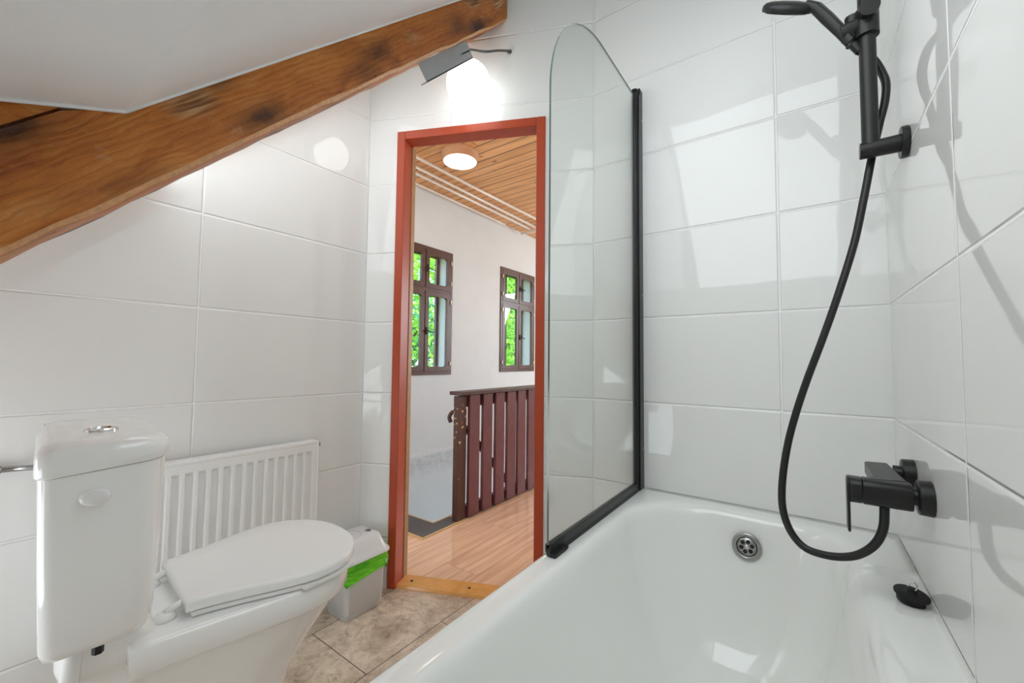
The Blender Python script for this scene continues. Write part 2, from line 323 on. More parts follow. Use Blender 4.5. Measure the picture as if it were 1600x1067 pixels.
# ------------------------------------------------------------------ mesh helpers
XF = None
class MB:
    def __init__(s): s.bm = bmesh.new()
    def face(s, pts):
        vs = [s.bm.verts.new(p) for p in pts]; return s.bm.faces.new(vs)
    def box(s, lo, hi, Mx=None):
        x0, y0, z0 = lo; x1, y1, z1 = hi
        P = [Vector(p) for p in ((x0, y0, z0), (x1, y0, z0), (x1, y1, z0), (x0, y1, z0), (x0, y0, z1), (x1, y0, z1), (x1, y1, z1), (x0, y1, z1))]
        if Mx is not None: P = [Mx @ p for p in P]
        v = [s.bm.verts.new(p) for p in P]
        for f in ((0, 3, 2, 1), (4, 5, 6, 7), (0, 1, 5, 4), (1, 2, 6, 5), (2, 3, 7, 6), (3, 0, 4, 7)): s.bm.faces.new([v[i] for i in f])
        return s
    def loft(s, loops, cap0=True, cap1=True, closed=True):
        V = [[s.bm.verts.new(p) for p in lp] for lp in loops]; n = len(V[0])
        for a, b in zip(V, V[1:]):
            for i in range(n if closed else n - 1):
                j = (i + 1) % n; s.bm.faces.new((a[i], a[j], b[j], b[i]))
        if cap0: s.bm.faces.new(list(reversed(V[0])))
        if cap1: s.bm.faces.new(V[-1])
        return s
    def tube(s, pts, r, seg=12, cap=True):
        pts = [Vector(p) for p in pts]; n = len(pts)
        rr = r if isinstance(r, (list, tuple)) else [r] * n
        T = [((pts[min(i + 1, n - 1)] - pts[max(i - 1, 0)]).normalized()) for i in range(n)]
        up = Vector((0, 0, 1)) if abs(T[0].z) < .9 else Vector((1, 0, 0))
        u = T[0].cross(up).normalized(); loops = []
        for i in range(n):
            u = (u - T[i] * u.dot(T[i])).normalized(); v = T[i].cross(u)
            loops.append([pts[i] + (u * math.cos(a) + v * math.sin(a)) * rr[i] for a in (2 * math.pi * k / seg for k in range(seg))])
        return s.loft(loops, cap, cap)
    def cyl(s, a, b, r, seg=24, r2=None):
        return s.tube([a, b], [r, r if r2 is None else r2], seg)
    def lathe(s, prof, axis_o, axis_d, seg=32, cap0=True, cap1=True):
        """prof: list of (radius, distance along axis)"""
        o = Vector(axis_o); d = Vector(axis_d).normalized(); up = Vector((0, 0, 1)) if abs(d.z) < .9 else Vector((1, 0, 0))
        u = d.cross(up).normalized(); v = d.cross(u)
        loops = [[o + d * t + (u * math.cos(2 * math.pi * k / seg) + v * math.sin(2 * math.pi * k / seg)) * r for k in range(seg)] for r, t in prof]
        return s.loft(loops, cap0, cap1)
    def prism(s, poly, d):
        d = Vector(d); return s.loft([[Vector(p) for p in poly], [Vector(p) + d for p in poly]])
    def build(s, name, m, parent=None, smooth=False, bevel=0, bseg=2, uvf=None, loc=None, auto=None, subsurf=0):
        if XF is not None: s.bm.transform(XF)
        bmesh.ops.recalc_face_normals(s.bm, faces=s.bm.faces[:])
        if uvf:
            lay = s.bm.loops.layers.uv.new('UVMap')
            for f in s.bm.faces:
                for l in f.loops: l[lay].uv = uvf(l.vert.co)
        me = bpy.data.meshes.new(name)
        if loc is not None:
            lv = Vector(loc)
            for v in s.bm.verts: v.co -= lv
        s.bm.to_mesh(me); s.bm.free()
        o = bpy.data.objects.new(name, me); COL.objects.link(o)
        me.materials.append(m)
        if smooth or auto:
            for p in me.polygons: p.use_smooth = True
            if auto: me.set_sharp_from_angle(angle=math.radians(auto))
        if loc is not None: o.location = loc
        if bevel:
            b = o.modifiers.new('bevel', 'BEVEL'); b.width = bevel; b.segments = bseg; b.limit_method = 'ANGLE'; b.angle_limit = math.radians(35)
            for p in me.polygons: p.use_smooth = True
            me.set_sharp_from_angle(angle=math.radians(40))
            b.harden_normals = True
        if subsurf:
            b = o.modifiers.new('sub', 'SUBSURF'); b.levels = subsurf; b.render_levels = subsurf
            for p in me.polygons: p.use_smooth = True
        if parent is not None:
            o.parent = parent
            pl = parent.get('_o'); off = Vector(pl) if pl is not None else parent.location
            o.location = o.location - Vector(world_loc(parent))
        return o
def world_loc(o):
    v = Vector(o.location)
    while o.parent is not None: o = o.parent; v += Vector(o.location)
    return v
def E(name, label=None, cat=None, loc=(0, 0, 0), group=None, kind=None):
    o = bpy.data.objects.new(name, None); COL.objects.link(o); o.location = loc; o.empty_display_size = .05
    return tag(o, label, cat, group, kind)
def tag(o, label=None, cat=None, group=None, kind=None):
    if label: o['label'] = label
    if cat: o['category'] = cat
    if group: o['group'] = group
    if kind: o['kind'] = kind
    return o
def struct(o): o['kind'] = 'structure'; return o
def spline(pts, n=8):
    P = [Vector(p) for p in pts]; P = [P[0] * 2 - P[1]] + P + [P[-1] * 2 - P[-2]]; out = []
    for i in range(1, len(P) - 2):
        for k in range(n):
            t = k / n; a, b, c, d = P[i - 1], P[i], P[i + 1], P[i + 2]
            out.append(.5 * ((2 * b) + (c - a) * t + (2 * a - 5 * b + 4 * c - d) * t * t + (3 * b - a - 3 * c + d) * t ** 3))
    out.append(P[-2]); return out
def rrect(x0, x1, y0, y1, r, n=10):
    """rounded rectangle, counter-clockwise 2-D points, 4*n"""
    out = []; rs = r if isinstance(r, (tuple, list)) else (r,) * 4
    for (cx, cy, a0, rr) in ((x1, y1, 0, rs[0]), (x0, y1, 90, rs[1]), (x0, y0, 180, rs[2]), (x1, y0, 270, rs[3])):
        sx = -1 if cx == x1 else 1; sy = -1 if cy == y1 else 1
        for k in range(n):
            a = math.radians(a0 + 90 * k / (n - 1)); out.append((cx + sx * rr + rr * math.cos(a), cy + sy * rr + rr * math.sin(a)))
    return out

# ------------------------------------------------------------------ room shell
CD = Vector((-.8444, 0, 0)); CL = Vector((-1.7309, -.3998, 0))
ed = (CL - CD).normalized(); LD = (CL - CD).length
nd = Vector((-ed.y, ed.x, 0));  nd = nd if nd.y < 0 else -nd     # towards the room
ROOF = 2.672
def rz(y): return y + ROOF if y > -1.29 else 1.382 + .37 * (y + 1.29)
REAR = -2.0
# left wall
b = MB(); b.prism([(-1.7309, CL.y, 0), (-1.7309, REAR, 0), (-1.7309, REAR, rz(REAR)), (-1.7309, -1.29, rz(-1.29)), (-1.7309, CL.y, rz(CL.y))], (-.08, 0, 0))
struct(b.build('wall_left', TILE, uvf=lambda c: (CL.y - c.y, c.z)))
b = MB(); b.prism([(0, 0, 0), (0, REAR, 0), (0, REAR, rz(REAR)), (0, -1.29, rz(-1.29)), (0, 0, rz(0))], (.1, 0, 0))
struct(b.build('wall_right', TILE, uvf=lambda c: (-c.y, c.z)))
b = MB(); b.box((CD.x, 0, 0), (.1, .12, rz(0)))
struct(b.build('wall_back', TILE, uvf=lambda c: (c.x - CD.x, c.z)))
b = MB(); b.box((-1.811, REAR - .1, 0), (.1, REAR, rz(REAR)))
struct(b.build('wall_rear', TILE, uvf=lambda c: (c.x, c.z)))
# wall with the doorway
s0, s1, dtop, WT = .193, .838, 1.929, .085
def dp(s, z, d=0): return CD + ed * s - nd * d + Vector((0, 0, z))
b = MB()
for a, c_, z0, z1 in ((0, s0, 0, rz(CL.y) - .02), (s1, LD, 0, rz(CL.y) - .02), (s0, s1, dtop, rz(CL.y) - .02)):
    b.prism([dp(a, z0), dp(c_, z0), dp(c_, z1), dp(a, z1)], -nd * WT)
zb = rz(CL.y) - .02
b.prism([dp(0, zb), dp(LD, zb), dp(0, rz(0))], -nd * WT)
struct(b.build('wall_doorway', TILE, uvf=lambda c: ((c - CD).dot(ed), c.z)))
# bathroom floor
b = MB(); b.prism([(-1.7309, REAR, 0), (0, REAR, 0), (0, 0, 0), (CD.x, 0, 0), (CL.x, CL.y, 0)], (0, 0, -.12))
struct(b.build('floor', STONE, uvf=lambda c: (c.x, c.y)))
# sloped roof lining
b = MB()
def rp(x, y): return (x, y, rz(y))
b.prism([rp(-1.7309, -1.29), rp(0, -1.29), rp(0, 0), rp(CD.x, 0), rp(CL.x, CL.y)], (0, -.06, .06))
struct(b.build('ceiling', ROOFP))
b = MB(); b.prism([rp(-1.7309, -1.2901), rp(0, -1.2901), rp(0, REAR), rp(-1.7309, REAR)], (0, -.02, .07))
struct(b.build('ceiling_eave', ROOFP))

# ------------------------------------------------------------------ door frame
D = E('door_1', kind='structure')
b = MB(); fw = .036; FD = .062
for a, c_, z0, z1 in ((s0, s0 + fw, 0, dtop), (s1 - fw, s1, 0, dtop), (s0 + fw, s1 - fw, dtop - fw, dtop)):
    b.prism([dp(a, z0, -.010), dp(c_, z0, -.010), dp(c_, z1, -.010), dp(a, z1, -.010)], -nd * (FD + .010))
b.build('frame', REDP, D, bevel=.003)
b = MB(); q = .004
for a, c_, z0, z1 in ((s0, s0 + fw - .002, 0, dtop), (s1 - fw - q, s1, 0, dtop - .03)):
    b.prism([dp(a, z0, FD), dp(c_, z0, FD), dp(c_, z1, FD), dp(a, z1, FD)], -nd * .035)
b.build('casing', CASING, D, bevel=.002)
b = MB(); b.prism([dp(s0 + fw, .0, 0), dp(s1 - fw, .0, 0), dp(s1 - fw, .013, .006), dp(s0 + fw, .013, .006)], -nd * .085)
th = b.build('threshold', THRESH, D, bevel=.002); th['label'] = 'varnished orange wooden threshold strip'
for s in (.252, .500, .752):
    b = MB(); b.lathe([(.006, 0), (.005, .003), (.0, .0035)], dp(s, .012, .045), (0, 0, 1), 14, cap1=False); b.build('screw', DARKH, th)

# ------------------------------------------------------------------ hall shell
HC = 2.41; HX = -2.8
b = MB()
hx0, hx1, hy0, hy1 = HX, -1.94, .239, 3.4       # stair opening
for lo, hi in (((-2.8, -1.95), (-1.811, .239)), ((-1.94, .239), (1.0, 4.2)), ((-2.8, 3.4), (-1.94, 4.2)), ((-1.811, 0.239 - .60), (-1.0, .239))):
    pass
def slab(x0, x1, y0, y1): b.box((x0, y0, -.2), (x1, y1, 0))
slab(-2.8, -1.811, -1.95, hy0); slab(hx1, 1.0, hy0, 4.2); slab(-2.8, hx1, hy1, 4.2)
o_ = nd * WT
b.prism([(-1.811, CL.y, -.0), tuple(CL + Vector((-.0, 0, 0))), tuple(CD), (CD.x, .12, 0), (1.0, .12, 0), (1.0, hy0, 0), (-1.811, hy0, 0)], (0, 0, -.2))
struct(b.build('floor_hall', LAMI, uvf=lambda c: (c.y, c.x + .04)))
b = MB(); b.prism([(-2.9, -2, HC), (-1.811, -2, HC), (-1.811, CL.y, HC), tuple(CL - nd * WT + Vector((0, 0, HC))), tuple(CD - nd * WT + Vector((0, 0, HC))), (CD.x, .12, HC), (1.1, .12, HC), (1.1, 4.3, HC), (-2.9, 4.3, HC)], (0, 0, .06))
struct(b.build('ceiling_hall', PINE, uvf=lambda c: (c.x, c.y)))
# window wall with two openings
WIN = ((.565, 1.225, .815, 1.915), (1.955, 2.615, .825, 1.945))
b = MB(); x0, x1 = HX - .20, HX
ys = [-2.0, WIN[0][0], WIN[0][1], WIN[1][0], WIN[1][1], 4.3]
for i in (0, 2, 4): b.box((x0, ys[i], -2.9), (x1, ys[i + 1], 2.55))
for (a, c_, z0, z1) in WIN: b.box((x0, a, -2.9), (x1, c_, z0)); b.box((x0, a, z1), (x1, c_, 2.55))
b.box((x1, -2.0, -2.8), (x1 + .035, 4.3, .165))
struct(b.build('wall_hall_windows', HALLP))
b = MB(); b.box((-2.9, 4.2, -.2), (1.1, 4.3, HC)); struct(b.build('wall_hall_end', PLAST))
b = MB(); b.box((1.0, .12, -.2), (1.1, 4.2, HC)); struct(b.build('wall_hall_right', PLAST))
b = MB(); b.box((-2.8, -2.05, -.2), (-1.811, -1.95, HC)); struct(b.build('wall_hall_near', PLAST))
# stairwell below
b = MB(); b.box((-1.94, .239, -2.8), (-1.84, 3.4, -.2)); b.box((-2.765, .139, -2.8), (-1.84, .239, -.2)); b.box((-2.765, 3.4, -2.8), (-1.84, 3.5, -.2)); b.box((-2.765, .139, -2.9), (-1.84, 3.5, -2.8))
struct(b.build('wall_stairwell', PLAST))
# stair opening edge: nosing trims and carpet
b = MB()
b.box((-1.957, .225, -.03), (-1.94, 3.0, .004)); b.box((-2.765, .225, -.03), (-1.94, .239, .004))
b.box((-1.845, .06, 0), (-1.832, .385, .006)); b.box((-2.765, .047, 0), (-1.832, .060, .006))
struct(b.build('trim_1', TRIMW, bevel=.001))
b = MB(); b.prism([(-2.765, .06, .0005), (-1.845, .06, .0005), (-1.845, .355, .0005), (-1.94, .355, .0005), (-1.94, .2245, .0005), (-2.765, .2245, .0005)], (0, 0, .005))
tag(b.build('carpet_strip', CARPET), 'grey speckled carpet strip edging the stair opening in the hall', 'carpet')

# ------------------------------------------------------------------ windows
def ring(b, Y0, Y1, Z0, Z1, fy, r, xa, xb, n=8):
    outer = rrect(Y0, Y1, Z0, Z1, .0006, n); inner = rrect(Y0 + fy, Y1 - fy, Z0 + fy, Z1 - fy, r, n)
    lo = [[Vector((xa, *p)) for p in outer], [Vector((xb, *p)) for p in outer], [Vector((xb, *p)) for p in inner], [Vector((xa, *p)) for p in inner]]
    V = [[b.bm.verts.new(p) for p in lp] for lp in lo]; m = len(outer)
    for k in range(4):
        A, B = V[k], V[(k + 1) % 4]
        for i in range(m): b.bm.faces.new((A[i], A[(i + 1) % m], B[(i + 1) % m], B[i]))
for wi, (a, c_, z0, z1) in enumerate(WIN):
    w = E('window_%d' % (wi + 1), loc=(HX, (a + c_) / 2, z0), kind='structure')
    zt = z0 + (z1 - z0) * .665; ym = (a + c_) / 2
    b = MB(); ring(b, a, c_, z0, z1, .030, .0006, HX - .022, HX + .012)
    b.box((HX - .022, ym - .012, z0 + .03), (HX + .004, ym + .012, z1 - .03)); b.box((HX - .022, a + .03, zt - .018), (HX + .010, c_ - .03, zt + .018))
    b.build('window_frame', WINB, w, bevel=.003)
    for (ya, yb, za, zb_) in ((a + .03, ym - .004, z0 + .03, zt - .014), (ym + .004, c_ - .03, z0 + .03, zt - .014), (a + .03, ym - .004, zt + .014, z1 - .03), (ym + .004, c_ - .03, zt + .014, z1 - .03)):
        b = MB(); ring(b, ya, yb, za, zb_, .040, .022, HX - .008, HX + .016)
        s = b.build('sash', WINB, w, bevel=.002)
        b = MB(); b.box((HX + .002, ya + .038, za + .038), (HX + .005, yb - .038, zb_ - .038)); b.build('pane', WGLASS, s)
        left = ya < ym - .1
        for zz in (za + .07, zb_ - .07):
            yh = ya - .006 if left else yb + .006
            b = MB(); b.cyl((HX + .02, yh, zz - .018), (HX + .02, yh, zz + .018), .006, 10); b.build('hinge', BRASS, s)
        if not left:
            zh = (za + zb_) / 2
            b = MB(); b.box((HX + .018, ya + .008, zh - .03), (HX + .022, ya + .024, zh + .03)); b.tube([(HX + .02, ya + .016, zh), (HX + .045, ya + .016, zh), (HX + .048, ya + .03, zh - .01), (HX + .046, ya + .075, zh - .012)], .005, 8)
            b.build('handle', WIND, s, smooth=True)
    # outer casement at the far side of the deep reveal
    b = MB(); ring(b, a, c_, z0, z1, .028, .0006, HX - .195, HX - .165); b.box((HX - .195, ym - .014, z0 + .03), (HX - .165, ym + .014, z1 - .03)); b.box((HX - .195, a + .05, zt - .022), (HX - .165, c_ - .05, zt + .022))
    o = b.build('outer_frame', WIND, w, bevel=.003)
    b = MB(); b.box((HX - .182, a + .03, z0 + .03), (HX - .178, c_ - .03, z1 - .03)); b.build('pane', WGLASS, o)

# frames added round the roof, rear, eave, stairwell and hall fill lights, unseen
w = E('window_3', kind='structure')
for lo, hi in (((-.73, -.55), (-.01, -.51)), ((-.73, -1.28), (-.01, -1.24)), ((-.73, -1.28), (-.69, -.51)), ((-.05, -1.28), (-.01, -.51))):
    b = MB(); b.prism([(lo[0], lo[1], lo[1] + ROOF - .002), (hi[0], lo[1], lo[1] + ROOF - .002), (hi[0], hi[1], hi[1] + ROOF - .002), (lo[0], hi[1], hi[1] + ROOF - .002)], (0, .012, -.012)); b.build('frame', PLASTW, w)
w = E('window_5', kind='structure')
for lo, hi in (((-1.70, .14), (-1.66, 1.07)), ((-1.06, .14), (-1.02, 1.07)), ((-1.70, .14), (-1.02, .19)), ((-1.70, 1.04), (-1.02, 1.08))):
    b = MB(); b.box((lo[0], -1.999, lo[1]), (hi[0], -1.96, hi[1])); b.build('frame', PLASTW, w)
w = E('window_6', kind='structure')
for lo, hi in (((-1.70, -.53), (-1.20, -.50)), ((-1.70, -1.22), (-1.20, -1.19)), ((-1.70, -1.22), (-1.68, -.50)), ((-1.225, -1.22), (-1.205, -.50))):
    b = MB(); b.prism([(lo[0], lo[1], lo[1] + ROOF - .002), (hi[0], lo[1], lo[1] + ROOF - .002), (hi[0], hi[1], hi[1] + ROOF - .002), (lo[0], hi[1], hi[1] + ROOF - .002)], (0, .008, -.008)); b.build('frame', PLASTW, w)
w = E('window_7', kind='structure')
for lo, hi in (((-2.64, -1.79), (-2.59, -.81)), ((-2.01, -1.79), (-1.96, -.81)), ((-2.64, -1.79), (-1.96, -1.74)), ((-2.64, -.86), (-1.96, -.81))):
    b = MB(); b.box((lo[0], 3.37, lo[1]), (hi[0], 3.399, hi[1])); b.build('frame', PLASTW, w)
w = E('window_4', kind='structure')
for lo, hi in (((-1.6, .75), (-1.54, 2.15)), ((-.26, .75), (-.2, 2.15)), ((-1.6, .75), (-.2, .81)), ((-1.6, 2.09), (-.2, 2.15)), ((-.93, .75), (-.87, 2.15))):
    b = MB(); b.box((lo[0], 4.15, lo[1]), (hi[0], 4.199, hi[1])); b.build('frame', PLASTW, w)

# ------------------------------------------------------------------ outside
b = MB(); b.box((-60, -40, -3.2), (-3.3, 60, -3.0)); struct(b.build('ground', GROUND))
def tree(name, x, y, h, cz, rad, nleaf, mi, label, seed, leaf=.055):
    rnd = random.Random(seed); t = E(name, label, 'tree', (x, y, -3.0), 'trees outside the hall windows')
    b = MB(); top = Vector((x, y, cz + rad[2] * .6))
    b.tube([(x, y, -3.0), (x + .08, y - .05, -1), (x - .04, y + .06, 1), top], [.14, .11, .08, .03], 9)
    tips = []
    for k in range(14):
        z = -1.2 + (top.z + .6) * rnd.random(); a = rnd.random() * 6.28
        p0 = Vector((x, y, z)); d = Vector((math.cos(a), math.sin(a), .5 + rnd.random() * .5)); ln = rad[0] * (.6 + .5 * rnd.random())
        p1 = p0 + d * ln * .5 + Vector((0, 0, .1)); p2 = p0 + d * ln; b.tube([p0, p1, p2], [.03, .018, .006], 6); tips += [p1, p2]
    b.build('trunk', BARK, t, smooth=True)
    b = MB()
    cl = [Vector((x + rad[0] * (rnd.random() * 2 - 1), y + rad[1] * (rnd.random() * 2 - 1), cz + rad[2] * (rnd.random() * 2 - 1))) for _ in range(80)] + tips
    for k in range(nleaf):
        c = rnd.choice(cl) + Vector((rnd.gauss(0, .22), rnd.gauss(0, .22), rnd.gauss(0, .18)))
        u = Vector((rnd.gauss(0, 1), rnd.gauss(0, 1), rnd.gauss(-.4, .7))).normalized(); v = u.cross(Vector((rnd.gauss(0, 1), rnd.gauss(0, 1), rnd.gauss(0, 1)))).normalized()
        l = leaf * (.7 + .7 * rnd.random()); b.face([c - u * l, c + v * l * .42 , c + u * l, c - v * l * .42])
    f = b.build('foliage', LEAF[mi], t); f['kind'] = 'stuff'
tree('broadleaf_tree', -5.4, 2.7, 5, .9, (1.0, 1.2, 2.2), 11000, 0, 'bright green leafy tree seen through the first window from the doorway', 1)
tree('broadleaf_tree', -5.2, 5.7, 5, .8, (1.0, 1.3, 2.2), 11000, 0, 'yellow green leafy tree seen through the window above the railing', 2)
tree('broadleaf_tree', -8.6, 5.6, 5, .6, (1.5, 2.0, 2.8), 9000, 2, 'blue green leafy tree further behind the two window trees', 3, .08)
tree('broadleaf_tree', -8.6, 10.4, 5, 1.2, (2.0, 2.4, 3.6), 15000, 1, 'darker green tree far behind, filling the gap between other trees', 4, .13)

# ------------------------------------------------------------------ hall fittings
L_ = E('ceiling_lamp', 'round lit hall ceiling lamp with a wooden rim', 'lamp', (-2.15, .62, HC))
b = MB(); b.lathe([(.13, 0), (.13, -.012), (.122, -.014), (.122, -.058), (.116, -.062), (.116, -.052), (.0, -.05)], (-2.15, .62, HC), (0, 0, 1), 40, cap1=False); b.build('rim', HRIM, L_, auto=40)
b = MB(); b.lathe([(.1155, -.054), (.113, -.064), (.0, -.070)], (-2.15, .62, HC), (0, 0, 1), 40, cap1=False); b.build('diffuser', HLAMP, L_, auto=40)
for i, (x, y1, r, lb) in enumerate(((-2.40, 2.25, .011, 'white ceiling pipe nearest the hall lamp'), (-2.52, 2.30, .011, 'second white ceiling pipe out from the hall lamp'), (-2.60, 2.25, .011, 'third white ceiling pipe out from the hall lamp'), (-2.74, 1.95, .008, 'thin white pipe running closest to the window wall'))):
    b = MB(); zz = HC - .03
    xe = x + (.03 if i == 0 else 0)
    b.tube([(x, -1.9, zz), (x, 1.0, zz), (xe, y1, zz)], r, 12)
    if i == 0:
        b.tube([(-2.74, 2.25, HC - .045), (-2.30, 2.25, HC - .045)], .014, 10)
    tag(b.build('heating_pipe', PIPEW, smooth=True), lb + ', running along the pine ceiling' if i < 3 else lb + ' under the ceiling', 'pipe', 'pipes under the hall ceiling')

Rl = E('stair_railing', 'dark red wooden slatted railing beside the stair opening', 'railing', (-1.84, .36, 0))
b = MB(); b.box((-1.885, .318, 0), (-1.845, .392, .73)); b.build('post', POSTW, Rl, bevel=.004)
b = MB(); b.box((-1.885, 1.62, 0), (-1.845, 1.69, .73)); b.build('post', MAHOD, Rl, bevel=.004)
b = MB(); b.box((-1.915, .312, .735), (-1.812, 1.72, .757)); b.build('handrail', MAHOD, Rl, bevel=.004)
b = MB(); b.box((-1.885, .392, .66), (-1.852, 1.62, .733)); b.build('top_rail', MAHOD, Rl, bevel=.003)
b = MB(); b.box((-1.885, .392, .0), (-1.852, 1.62, .075)); b.build('bottom_rail', MAHOD, Rl, bevel=.003)
b = MB()
br0 = Vector((-1.866, .42, .53)); br1 = Vector((-1.866, .87, .09)); dv = (br1 - br0).normalized(); nv = Vector((1, 0, 0)).cross(dv) * .02
b.prism([br0 + nv, br1 + nv, br1 - nv, br0 - nv], (-.018, 0, 0)); b.build('brace', MAHOD, Rl, bevel=.002)
for (ya, yb) in ((.404, .497), (.533, .624), (.660, .755), (.787, .885), (.912, 1.010), (1.043, 1.138), (1.168, 1.262), (1.292, 1.386), (1.416, 1.510), (1.538, 1.62)):
    b = MB(); b.box((-1.851, ya, .014), (-1.830, yb, .733)); b.build('slat', MAHO, Rl, bevel=.003)
b = MB(); b.tube(spline([(-1.885, .35, .63), (-1.91, .335, .632), (-1.925, .325, .60), (-1.915, .33, .57)], 5), .012, 10); b.build('hook', MAHOD, Rl, smooth=True)

# ------------------------------------------------------------------ timber rafter
BX = -1.17; BW = .15
def beam_poly(ys_top, ys_bot):
    return [(BX, y, z) for y, z in ys_bot] + [(BX, y, z) for y, z in reversed(ys_top)]
rnd = random.Random(5)
b = MB()
N_ = 46; ya, yb = -1.97, -.12
bot = []; top = []
for i in range(N_ + 1):
    y = ya + (yb - ya) * i / N_
    j1 = rnd.gauss(0, .0016); j2 = rnd.gauss(0, .0012)
    bt = 2.510; tp = ROOF if y > -1.29 else ROOF + min(.040, (-1.29 - y) * .63)
    # cut square to the slope; end vertical
    bot.append((y, y + bt + j1)); top.append((y, y + tp - .001 + (min(0, j2) if y > -1.29 else 0)))
top[-1] = (yb, yb + ROOF - .001)
# keep the rafter clear of the roof lining: lower the upper edge by what the roof allows
loops = []
for i in range(N_ + 1):
    (y0_, zb_), (y1_, zt_) = bot[i], top[i]
    zt_ = min(zt_, rz(y1_) - .0005)
    w0 = rnd.gauss(0, .0012); c = .006 + rnd.random() * .004
    loops.append([Vector(p) for p in ((BX - BW, y0_, zb_), (BX - c, y0_, zb_ + rnd.gauss(0, .0008)), (BX - .001, y0_, zb_ + c * 1.3), (BX + w0, y0_, zb_ + .05), (BX - w0 * .5, y0_, zb_ + .11), (BX, y0_, zt_), (BX - BW, y0_, zt_))])
b.loft(loops)
bo = b.build('timber_rafter', BEAM, auto=50)
bo.data.materials.append(EDGEW)
for p in bo.data.polygons:
    c = p.center
    if c.x > BX - .012 and c.z - c.y < 2.510 + .016 and abs(p.normal.y - p.normal.z) > .5 and p.normal.x > .2: p.material_index = 1
bo.data.transform(Matrix.Rotation(-math.radians(45), 4, 'X').to_4x4()); 
# object axes: x along the timber
bo.data.transform(Matrix.Rotation(math.radians(-90), 4, 'Z'))
bo.matrix_world = (Matrix.Rotation(math.radians(-90), 4, 'Z') @ Matrix.Rotation(-math.radians(45), 4, 'X')).inverted()
tag(bo, 'rough old brown timber rafter sloping up under the white ceiling', 'beam', kind='thing')

# packing piece above the rafter where the roof flattens
b = MB(); yy = [-1.366 - .60 * k / 12 for k in range(13)]
b.loft([[Vector((BX - .004 - w, y, z)) for w, z in ((0, y + ROOF + .0465), (0, rz(y) - .0008), (BW, rz(y) - .0008), (BW, y + ROOF + .0465))] for y in yy])
pk = b.build('timber_packer', BEAM); tag(pk, 'wedge of brown timber above the dark gap at the rafter foot', 'beam', kind='thing')
# bits of caulk line along the rafter
b = MB(); 
b.tube([(BX + .004, y, rz(y) - .001) for y in [-1.29 + k * .05 for k in range(22)]], .004, 6)
b.tube([(BX + .004, y, rz(y) - .001) for y in (-1.29, -1.4, -1.6, -1.9)], .004, 6)
struct(b.build('trim_2', ROOFP, smooth=True))

# ------------------------------------------------------------------ globe lamp
dn = Vector((0, .7071, -.7071)); du = Vector((0, .7071, .7071))
GC = Vector((-1.245, -.298, 2.033))
G = E('globe_lamp', 'lit white globe lamp on a grey bracket under the timber rafter', 'lamp', tuple(GC))
def bp_(t, n, x): return Vector((x, 0, 0)) + Vector((0, t, t + 2.508)) + dn * n      # t along the underside
b = MB()
P0 = [bp_(-.60, 0, -1.19), bp_(-.375, 0, -1.19), bp_(-.375, .058, -1.19), bp_(-.60, .058, -1.19)]
b.prism(P0, (-.004, 0, 0)); b.prism([bp_(-.60, .055, -1.19), bp_(-.375, .055, -1.19), bp_(-.375, .059, -1.19), bp_(-.60, .059, -1.19)], (-.03, 0, 0))
b.prism([bp_(-.42, .03, -1.19), bp_(-.37, .03, -1.19), bp_(-.37, .034, -1.19), bp_(-.42, .034, -1.19)], (-.07, 0, 0))
b.build('bracket', GREY, G)
b = MB(); st = GC - dn * .135
b.lathe([(.045, .0), (.045, .055), (.048, .06), (.048, .068)], st, dn, 28); b.build('lamp_base', GREY, G, auto=40)
b = MB(); R = .086
prof = [(max(.0001, R * math.sin(a)), -R * math.cos(a)) for a in (math.pi * (.17 + .83 * k / 22) for k in range(23))]
b.lathe(prof, GC, dn, 40, cap1=False); b.build('globe', GLOBE, G, smooth=True)
b = MB(); b.tube(spline([tuple(GC - dn * .10 + Vector((.03, 0, 0))), (-1.20, -.35, 2.118), (-1.17, -.29, 2.135), (-1.16, -.22, 2.18), (-1.155, -.15, 2.222)], 6), .0045, 8)
b.lathe([(.010, 0), (.006, .004)], (-1.157, -.146, 2.222), tuple(nd), 12)
b.build('cable', CABLE, G, smooth=True)

# ------------------------------------------------------------------ radiator
ra = E('radiator', 'white ribbed panel radiator on the left wall behind the toilet', 'radiator', (-1.70, -.93, .2))
y0, y1, z0, z1 = -1.28, -.626, .23, .638
b = MB(); xf = -1.672
# ribbed front: cross-section along y lofted over z
def ribline(zf):
    pts = []; n = 19; p = (y1 - y0 - .03) / n
    pts.append((xf, y0))
    for i in range(n):
        c = y0 + .015 + p * (i + .5)
        for dy, dx in ((-p * .36, 0), (-p * .22, -.009), (p * .22, -.009), (p * .36, 0)): pts.append((xf + 1.5 * dx * zf, c + dy))
    pts.append((xf, y1)); return pts
rows = []
for z, f in ((z0, 0), (z0 + .035, 0), (z0 + .045, 1), (z1 - .05, 1), (z1 - .037, 0), (z1 - .006, 0)):
    rows.append([Vector((x, y, z)) for x, y in ribline(f)])
V = [[b.bm.verts.new(p) for p in r] for r in rows]
for A, B in zip(V, V[1:]):
    for i in range(len(A) - 1): b.bm.faces.new((A[i], A[i + 1], B[i + 1], B[i]))
b.box((xf - .012, y0, z0), (xf - .0105, y1, z1 - .006))
b.build('front_panel', RADM, ra, auto=35)
b = MB(); b.box((-1.712, y0 - .001, z1 - .012), (xf + .002, y1 + .001, z1)); 
b.build('top_grille', RADM, ra, bevel=.003)
for yy in (y0 - .002, y1 - .001):
    b = MB(); b.box((-1.712, yy, z0), (xf + .0015, yy + .003, z1 - .004)); b.build('side_panel', RADM, ra, bevel=.001)
b = MB(); b.box((-1.712, y0 + .003, z0), (-1.708, y1 - .003, z1 - .013)); b.build('back_panel', RADM, ra)
